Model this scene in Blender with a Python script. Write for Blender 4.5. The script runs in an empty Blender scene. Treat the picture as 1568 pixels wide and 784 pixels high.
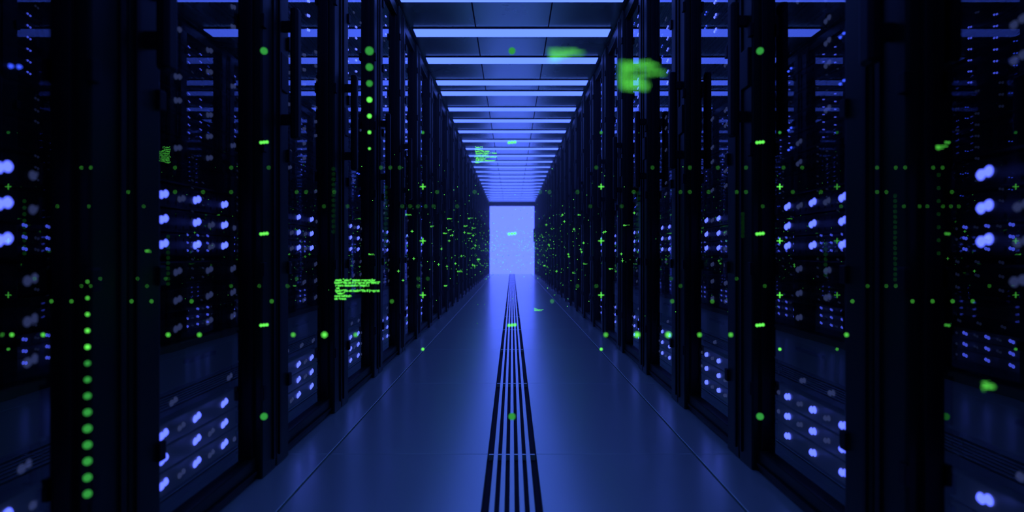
import bpy, bmesh, math, random
from mathutils import Vector, Matrix
random.seed(7)
sc = bpy.context.scene
sc.view_settings.view_transform = 'Standard'
sc.view_settings.look = 'None'

# ------------------------------------------------------------ materials
def mat_pbr(name, col, rough=0.5, metal=0.0, spec=0.5, noise=0.0, nscale=20, bump=0.0, coat=0.0):
    m = bpy.data.materials.new(name); m.use_nodes = True
    nt = m.node_tree; b = nt.nodes['Principled BSDF']
    b.inputs['Base Color'].default_value = (*col, 1)
    b.inputs['Roughness'].default_value = rough
    b.inputs['Metallic'].default_value = metal
    b.inputs['Specular IOR Level'].default_value = spec
    b.inputs['Coat Weight'].default_value = coat
    b.inputs['Coat Roughness'].default_value = .2
    if noise or bump:
        tc = nt.nodes.new('ShaderNodeTexCoord')
        n = nt.nodes.new('ShaderNodeTexNoise'); n.inputs['Scale'].default_value = nscale
        nt.links.new(tc.outputs['Object'], n.inputs['Vector'])
        if noise:
            mr = nt.nodes.new('ShaderNodeMapRange')
            mr.inputs['To Min'].default_value = max(0, rough-noise)
            mr.inputs['To Max'].default_value = rough+noise
            nt.links.new(n.outputs['Fac'], mr.inputs['Value'])
            nt.links.new(mr.outputs['Result'], b.inputs['Roughness'])
        if bump:
            bp = nt.nodes.new('ShaderNodeBump'); bp.inputs['Strength'].default_value = bump
            nt.links.new(n.outputs['Fac'], bp.inputs['Height'])
            nt.links.new(bp.outputs['Normal'], b.inputs['Normal'])
    return m
def mat_emit(name, col, s=1.0, sample=True):
    m = bpy.data.materials.new(name); m.use_nodes = True
    nt = m.node_tree; nt.nodes.clear()
    o = nt.nodes.new('ShaderNodeOutputMaterial'); e = nt.nodes.new('ShaderNodeEmission')
    e.inputs['Color'].default_value = (*col, 1); e.inputs['Strength'].default_value = s
    nt.links.new(e.outputs[0], o.inputs[0])
    if not sample:
        m.cycles.emission_sampling = 'NONE'
    return m
def mat_glass():
    m = bpy.data.materials.new('tinted_door_glass'); m.use_nodes = True
    nt = m.node_tree; nt.nodes.clear()
    o = nt.nodes.new('ShaderNodeOutputMaterial')
    t = nt.nodes.new('ShaderNodeBsdfTransparent'); t.inputs[0].default_value = (.90, .92, .97, 1)
    g = nt.nodes.new('ShaderNodeBsdfGlossy'); g.inputs['Color'].default_value = (.85, .9, 1, 1)
    g.inputs['Roughness'].default_value = 0.012
    f = nt.nodes.new('ShaderNodeFresnel'); f.inputs['IOR'].default_value = 1.5
    a = nt.nodes.new('ShaderNodeMath'); a.operation = 'MULTIPLY_ADD'
    a.inputs[1].default_value = 0.7; a.inputs[2].default_value = 0.18; a.use_clamp = True
    nt.links.new(f.outputs[0], a.inputs[0])
    x = nt.nodes.new('ShaderNodeMixShader')
    nt.links.new(a.outputs[0], x.inputs[0]); nt.links.new(t.outputs[0], x.inputs[1]); nt.links.new(g.outputs[0], x.inputs[2])
    nt.links.new(x.outputs[0], o.inputs[0])
    return m
M_frame = mat_pbr('rack_frame_metal', (.012, .022, .014), .42, .2, .3, .08, 6)
M_face = mat_pbr('server_face_dark', (.012, .018, .010), .4, .2, .4, .06, 30)
M_panel = mat_pbr('server_blank_panel', (.28, .28, .14), .36, .1, .5, .06, 12)
M_glass = mat_glass()
M_led = mat_emit('led_blue', (.29, .41, 3.2), 1.0, False)
M_dim = mat_emit('knob_faint_glow', (.11, .15, .45), .26, False)  # unlit knobs: weak emission stands in for light they reflect
M_small = mat_emit('led_small_blue', (.08, .18, 2.0), 1.0, False)
M_black = mat_pbr('handle_black', (.005, .006, .006), .5, 0, .3)
M_floor = mat_pbr('floor_tile_gloss', (.78, 1.0, .80), .29, .55, .7, .012, 3, coat=.6)
M_groove = mat_pbr('floor_groove_dark', (.004, .005, .006), .7)
M_ceil = mat_pbr('ceiling_panel', (.68, .88, .66), .27, .75, .6, .015, 3)
M_wall = mat_pbr('wall_paint_dark', (.02, .028, .04), .6, 0, .4, .05, 5)
M_strip = mat_emit('strip_light_blue', (.19, .37, 2.5), 1.0)
M_end = mat_emit('backlit_frosted_glass', (.29, .45, 3.6), 1.0)
M_green = mat_emit('hologram_green', (.14, 1.0, .10), 1.3, False)
M_greend = mat_emit('hologram_green_dim', (.05, .50, .08), .6, False)

# ------------------------------------------------------------ mesh helpers
def box(bm, x0, x1, y0, y1, z0, z1, mi=0, bev=0.0):
    r = bmesh.ops.create_cube(bm, size=1.0)
    vs = r['verts']
    bmesh.ops.scale(bm, vec=(abs(x1-x0), abs(y1-y0), abs(z1-z0)), verts=vs)
    bmesh.ops.translate(bm, vec=((x0+x1)/2, (y0+y1)/2, (z0+z1)/2), verts=vs)
    fs = set(f for v in vs for f in v.link_faces)
    for f in fs: f.material_index = mi
    if bev > 0:
        es = list(set(e for v in vs for e in v.link_edges))
        rr = bmesh.ops.bevel(bm, geom=es, offset=bev, segments=2, affect='EDGES', profile=.5)
        for f in rr['faces']: f.material_index = mi
def led(bm, x, y, z, r, mi):
    rr = bmesh.ops.create_cone(bm, cap_ends=True, segments=12, radius1=r, radius2=r*.6, depth=.006)
    bmesh.ops.rotate(bm, cent=(0, 0, 0), matrix=Matrix.Rotation(-math.pi/2, 3, 'Y'), verts=rr['verts'])
    bmesh.ops.translate(bm, vec=(x, y, z), verts=rr['verts'])
    for f in set(f for v in rr['verts'] for f in v.link_faces): f.material_index = mi
def mkmesh(name, bm, mats):
    me = bpy.data.meshes.new(name); bm.to_mesh(me); bm.free()
    for m in mats: me.materials.append(m)
    return me
def mkobj(name, me, loc=(0, 0, 0), rot=0.0):
    o = bpy.data.objects.new(name, me); sc.collection.objects.link(o)
    o.location = loc; o.rotation_euler = (0, 0, rot); return o

W, HC = 1.14, 3.49
PITCH = 1.06
HR = 3.44
Y0, YEND = -2.0, 28.7

# ------------------------------------------------------------ server rack
# local: +x goes into the rack, front plane at x=0
def rack_mesh(seed):
    rnd = random.Random(seed); bm = bmesh.new()
    FR, FA, PA, GL, LE, DI, SM, BK = range(8)
    for s in (-1, 1):
        a, b = sorted((s*.527, s*.505)); box(bm, .03, .88, a, b, .0, HR, FR)
        a, b = sorted((s*.527, s*.375)); box(bm, -.035, .06, a, b, .0, HR, FR, .008)
        a, b = sorted((s*.375, s*.350)); box(bm, .0, .05, a, b, .10, HR-.08, BK, .003)
        a, b = sorted((s*.505, s*.485)); box(bm, -.043, -.034, a, b, .05, HR-.05, BK, .002)
        for k in range(6):   # hinges
            zz = .35+k*.55
            a, b = sorted((s*.40, s*.365)); box(bm, -.047, -.030, a, b, zz, zz+.06, BK, .003)
    box(bm, -.01, .85, -.50, .50, 0, .10, FR, .006)
    box(bm, -.02, -.008, -.36, .36, .03, .045, BK)
    box(bm, -.01, .85, -.50, .50, HR-.10, HR, FR, .006)
    box(bm, .85, .88, -.50, .50, .1, HR-.1, FA)
    # door handle : bar on two stand-offs
    box(bm, -.115, -.075, .415, .475, 1.55, 2.18, BK, .012)
    for zz in (1.62, 2.07): box(bm, -.08, -.03, .43, .46, zz, zz+.05, BK, .004)
    box(bm, -.045, -.03, .40, .49, 1.78, 1.96, BK, .004)
    # mounting rails
    for s in (-1, 1):
        a, b = sorted((s*.345, s*.315)); box(bm, .07, .10, a, b, .11, HR-.12, FR)
    def unit(z0, z1, mi, xf=.055):
        box(bm, xf, .60, -.335, .335, z0, z1-.006, mi, .003)
        for s in (-1, 1):
            a, b = sorted((s*.330, s*.312)); box(bm, xf-.012, xf, a, b, z0+.012, z1-.018, BK, .002)
    def vents(z0, z1, xf=.055, y0=-.29, y1=.29):
        n = 12; st = (y1-y0)/n
        for k in range(n):
            box(bm, xf-.003, xf+.002, y0+k*st+.008, y0+(k+1)*st-.008, z0+.012, z0+.024, BK)
            box(bm, xf-.003, xf+.002, y0+k*st+.008, y0+(k+1)*st-.008, z1-.032, z1-.020, BK)
    def ledrow(z, cols=(-.213, 0, .213), r=.0145, mi=LE, p=1.0, xf=.05):
        for c in cols:
            if rnd.random() > p: continue
            led(bm, xf, c-.012, z+.003, r, mi); led(bm, xf, c+.012, z-.003, r, mi)
    # lower LED storage shelf
    unit(.12, .165, FA)
    for z in (.21, .295, .38):
        unit(z-.042, z+.042, PA); ledrow(z); ledrow(z-.004, (-.31, -.105, .105, .31), .011, DI, .6)
    unit(.425, .52, FA, .075); ledrow(.47, (-.3, -.1, .12), .012, DI, .8, .07)
    # drawer
    unit(.525, .685, PA, .048)
    box(bm, .03, .042, -.10, .10, .60, .615, FR, .003)
    for s in (-1, 1): box(bm, .034, .05, s*.095-.006, s*.095+.006, .60, .615, FR)
    # mid
    z = .69
    while z+.085 < .995:
        unit(z, z+.085, FA, .06); vents(z, z+.085, .06); ledrow(z+.043, (-.3, -.1, .12), .013, DI, .85, .055); z += .101
    for z in (1.033, 1.118, 1.203):
        unit(z-.042, z+.042, FA); ledrow(z); vents(z-.042, z+.042)
        ledrow(z-.006, (-.31, -.105, .105), .012, DI, .6)
    z = 1.25
    while z+.085 < 2.34:
        unit(z, z+.085, FA, .06)
        vents(z, z+.085, .06)
        ledrow(z+.043, (-.3, -.1, .12), .011, DI, .5, .055)
        if rnd.random() < .35: ledrow(z+.03, (-.25, -.2, .2), .005, SM, .6, .055)
        z += .085
    while z+.085 < HR-.11:
        unit(z, z+.085, FA, .06); vents(z, z+.085, .06)
        if not (2.70 < z < 2.95):
            ledrow(z+.043, (-.17, .07), .009, LE, .9, .055)
            ledrow(z+.043, (.24,), .006, SM, .6, .055)
        else:
            ledrow(z+.043, (-.3, -.1, .12), .010, DI, .7, .055)
        z += .085
    # glass pane
    v = [bm.verts.new(p) for p in ((.02, -.352, .105), (.02, .352, .105), (.02, .352, HR-.085), (.02, -.352, HR-.085))]
    f = bm.faces.new(v[::-1]); f.material_index = GL
    f.normal_update()
    if f.normal.x > 0: f.normal_flip()
    return mkmesh('server_rack_mesh_%d' % seed, bm, [M_frame, M_face, M_panel, M_glass, M_led, M_dim, M_small, M_black])
variants = [rack_mesh(s) for s in (1, 2, 3)]
def row(side, yc):
    k = -4
    while True:
        y = yc+k*PITCH
        if y+PITCH/2 > YEND-.05: break
        me = variants[(k*2+(1 if side > 0 else 0)) % 3]
        mkobj('server_rack', me, (side*W, y, 0), 0 if side > 0 else math.pi)
        k += 1
row(-1, 2.225); row(1, 2.33)

# ------------------------------------------------------------ floor
bm = bmesh.new()
FX = 2.15
box(bm, -FX, FX, Y0-1, YEND+.2, -.12, -.03, 1)
TP = 1.6; off = 2.93-TP*4
lanes = [(.120, .904), (.914, FX)]
y = off
while y < YEND+.1:
    ya, yb = max(y+.002, Y0-1), min(y+TP-.002, YEND+.1)
    if yb > ya:
        for (a, b) in lanes:
            for s in (-1, 1):
                x0, x1 = sorted((s*a, s*b)); box(bm, x0, x1, ya, yb, -.04, 0, 0, .002)
        for c in (-.08, -.04, 0, .04, .08):
            box(bm, c-.0115, c+.0115, ya-.002, yb+.002, -.03, -.001, 0, .002)
        box(bm, -.115, .115, yb-.006, yb+.009, -.03, -.0015, 0, .001)
    y += TP
mkobj('floor', mkmesh('floor', bm, [M_floor, M_groove]))

# ------------------------------------------------------------ ceiling + walls
bm = bmesh.new()
box(bm, -FX, FX, Y0-1, YEND+.2, HC+.03, HC+.12, 1)
y = Y0-1
xs = [-FX, -1.14, -.40, .40, 1.14, FX]
while y < YEND:
    for a, b in zip(xs[:-1], xs[1:]):
        box(bm, a+.006, b-.006, y+.003, min(y+1.957, YEND), HC, HC+.035, 0, .002)
    y += 1.96
mkobj('ceiling', mkmesh('ceiling', bm, [M_ceil, M_groove]))
def simple(name, args, mats, bev=0):
    bm = bmesh.new()
    for a in args: box(bm, *a[:6], a[6] if len(a) > 6 else 0, bev)
    return mkobj(name, mkmesh(name, bm, mats))
simple('wall_left', [(-FX-.1, -FX, Y0-1, YEND+.2, 0, HC)], [M_wall])
simple('wall_right', [(FX, FX+.1, Y0-1, YEND+.2, 0, HC)], [M_wall])
simple('wall_back', [(-FX, FX, Y0-1.1, Y0-1, 0, HC)], [M_wall])
simple('wall_end', [(-FX, -1.12, YEND, YEND+.2, 0, HC), (1.12, FX, YEND, YEND+.2, 0, HC), (-1.12, 1.12, YEND, YEND+.2, 3.36, HC)], [M_wall])
simple('window_1', [(-1.09, 1.09, YEND+.03, YEND+.13, .0, 3.33, 0),
                    (-1.12, -1.09, YEND+.02, YEND+.18, 0, 3.36, 1), (1.09, 1.12, YEND+.02, YEND+.18, 0, 3.36, 1),
                    (-1.09, 1.09, YEND+.02, YEND+.18, 3.31, 3.36, 1)], [M_end, M_frame])
simple('trim_1', [(-1.13, 1.13, YEND-.10, YEND-.0, 3.36, 3.47)], [M_black], .01)

# scattering volume added to spread a glow around the lit end
hz = bpy.data.materials.new('glow_scatter'); hz.use_nodes = True
nt = hz.node_tree; nt.nodes.clear()
ho = nt.nodes.new('ShaderNodeOutputMaterial'); vs = nt.nodes.new('ShaderNodeVolumeScatter')
vs.inputs['Color'].default_value = (.95, 1, .85, 1); vs.inputs['Density'].default_value = .020; vs.inputs['Anisotropy'].default_value = .6
nt.links.new(vs.outputs[0], ho.inputs['Volume'])
simple('aisle_glow_volume', [(-1.02, 1.02, 5.0, YEND-.15, .01, 3.44)], [hz])

# ------------------------------------------------------------ ceiling lights
zs = [-.8, .2, 1.1, 2.05, 3.0, 3.95, 4.80, 5.67, 6.60, 7.55, 8.53, 9.10, 10.1, 10.98]
while zs[-1]+.98 < YEND-.4: zs.append(zs[-1]+.98)
bm = bmesh.new()
box(bm, -1.10, 1.10, -.125, .125, -.0, .012, 0, .002)
box(bm, -1.09, 1.09, -.108, .108, -.010, .002, 1, .004)
lm = mkmesh('ceiling_light_strip', bm, [M_frame, M_strip])
for y in zs:
    mkobj('ceiling_light_strip', lm, (0, y, HC-.012))

# ------------------------------------------------------------ holographic data
def dot(bm, x, y, z, r, mi=0, sub=1):
    rr = bmesh.ops.create_icosphere(bm, subdivisions=sub, radius=r)
    bmesh.ops.translate(bm, vec=(x, y, z), verts=rr['verts'])
    for f in set(f for v in rr['verts'] for f in v.link_faces): f.material_index = mi
def plus(bm, x, y, z, s, mi=0):
    t = s*.11
    box(bm, x-s, x+s, y-t, y+t, z-t, z+t, mi); box(bm, x-t, x+t, y-t, y+t, z-s, z+s, mi)
bm = bmesh.new()
# marker lattice
for i in (-1, 0, 1):
    for k in range(-2, 3):
        x = i*.844; z = 1.067+k*.311
        if abs(k) == 2: dot(bm, x, 2.0, z, .012, 1, 2)
        else:
            for d in (-.010, 0, .010): dot(bm, x+d, 2.0, z+d*.1, .0055)
for x in (-.349, .349, 1.048):
    for k in range(-2, 3):
        z = 1.049+k*.212
        if abs(k) == 2: dot(bm, x, 2.3, z, .006, 0 if k < 0 else 1)
        else: plus(bm, x, 2.3, z, .011)
mkobj('hologram_marker_grid', mkmesh('hologram_marker_grid', bm, [M_green, M_greend]))
# point rows / columns
bm = bmesh.new(); rn = random.Random(3)
YP = 1.35
for n in (-16, -15, -11, -10, -7, -6, -5, 3, 4, 5, 6, 7, 10.7):
    dot(bm, n*.0718, YP, .813, .0060 if n in (-6, 4, 5) else .0034)
for z, r, st, p in ((1.197, .0011, .0215, .22), (1.141, .0011, .0215, .28), (1.108, .0009, .018, .15),
                    (.942, .0009, .0215, .15), (.925, .0010, .0215, .15), (.890, .0018, .0460, .40)):
    n = int(1.1/st)
    for k in range(-n, n+1):
        if abs(k*st) < .06: continue
        if rn.random() < p: dot(bm, k*st, YP, z, r)
for k in range(14):   # column at the left, drops toward the camera
    dot(bm, -.975, 1.35, .935-k*.0375, .0018+.0008*min(k, 9), 0 if k < 5 else 1, 2)
for k in range(7):
    dot(bm, -.49, 2.02, 1.36+k*.056, .004+.0017*k, 0 if k < 4 else 1, 2)
for (x, z0, z1, st) in ((-.29, 1.02, 1.16, .012), (.88, .94, 1.14, .012), (-1.12, 1.0, 1.12, .015),
                        (.98, 1.0, 1.2, .03), (-.41, 1.05, 1.2, .012), (.29, 1.03, 1.15, .012), (.53, 1.04, 1.1, .01), (-.79, .93, 1.04, .012),
                        (.72, .95, 1.03, .012)):
    z = z0
    while z < z1: dot(bm, x, YP, z, .0010, 1); z += st
mkobj('hologram_point_rows', mkmesh('hologram_point_rows', bm, [M_green, M_greend]))
# deep point cloud down the aisle
bm = bmesh.new()
for k in range(750):
    y = rn.uniform(3.2, 26); lev = rn.choice((.62, .78, .95, 1.1, 1.22, 1.35, 1.5, 1.75))
    x = rn.choice((-1.0, -.8, -.6, .6, .8, 1.0, -.4, .4, -.2, .2)) if rn.random() < .6 else rn.uniform(-1, 1)
    dot(bm, x, y, lev+rn.uniform(-.03, .03), .0010+.00042*y, rn.choice((0, 1)))
for k in range(34):
    y = rn.uniform(3.5, 12); s = rn.choice((-1, 1))
    plus(bm, s*rn.uniform(.6, 1.02), y, rn.uniform(.6, 1.6), .003+.0017*y)
mkobj('hologram_point_cloud', mkmesh('hologram_point_cloud', bm, [M_green, M_greend]))

words = ['<root', 'contentNode', 'data:source', 'id="00412"', 'return', 'if (request', 'request.for', 'function', 'export', 'new Array()', 'buffer[i]', '}', '{', '=> null;', 'static', 'async load', '"value"', 'http/1.1', 'status:', 'ok', 'hash=9f3a']
def code(x, y, z, w, lines, seed, dim=False, maxw=3):
    r = random.Random(seed); t = []
    for i in range(lines):
        t.append(' '*r.randint(0, 2)+' '.join(r.choice(words) for _ in range(r.randint(1, maxw))))
    cu = bpy.data.curves.new('hologram_code_text', 'FONT'); cu.body = '\n'.join(t)
    cu.size = w/22; cu.offset = cu.size*.03; cu.extrude = cu.size*.02; cu.space_line = .85
    cu.materials.append(M_greend if dim else M_green)
    o = bpy.data.objects.new('hologram_code_text', cu); sc.collection.objects.link(o)
    o.location = (x, y, z); o.rotation_euler = (math.pi/2, 0, 0)
code(-.725, 2.4, .887, .28, 8, 11, False, 4)
code(-.23, 3.6, 1.645, .30, 9, 12)
code(.128, .70, 1.225, .095, 9, 13)
code(.050, .80, 1.275, .080, 5, 14)
code(.72, .90, .80, .080, 4, 15)
code(1.01, 1.4, 1.255, .060, 4, 16)
code(-1.03, 1.65, 1.008, .045, 3, 17)
code(.12, 3.2, .70, .085, 5, 18)
for i in range(18):
    s = rn.choice((-1, 1)); y = rn.uniform(3.6, 12)
    code(s*rn.uniform(.5, 1.0)-.03, y, rn.uniform(.7, 1.5), .03+.012*y, 4, 30+i)

# ------------------------------------------------------------ world + camera
w = bpy.data.worlds.new('World'); sc.world = w; w.use_nodes = True
w.node_tree.nodes['Background'].inputs[0].default_value = (.001, .002, .006, 1)
cam = bpy.data.cameras.new('camera'); co = bpy.data.objects.new('camera', cam); sc.collection.objects.link(co)
co.location = (0, 0, 1.0); co.rotation_euler = (math.pi/2, 0, 0)
cam.sensor_width = 36; cam.lens = 900/1568*36; cam.shift_y = -4/1568
cam.clip_start = .02
cam.dof.use_dof = True; cam.dof.focus_distance = 4.6; cam.dof.aperture_fstop = 1.5
sc.camera = co
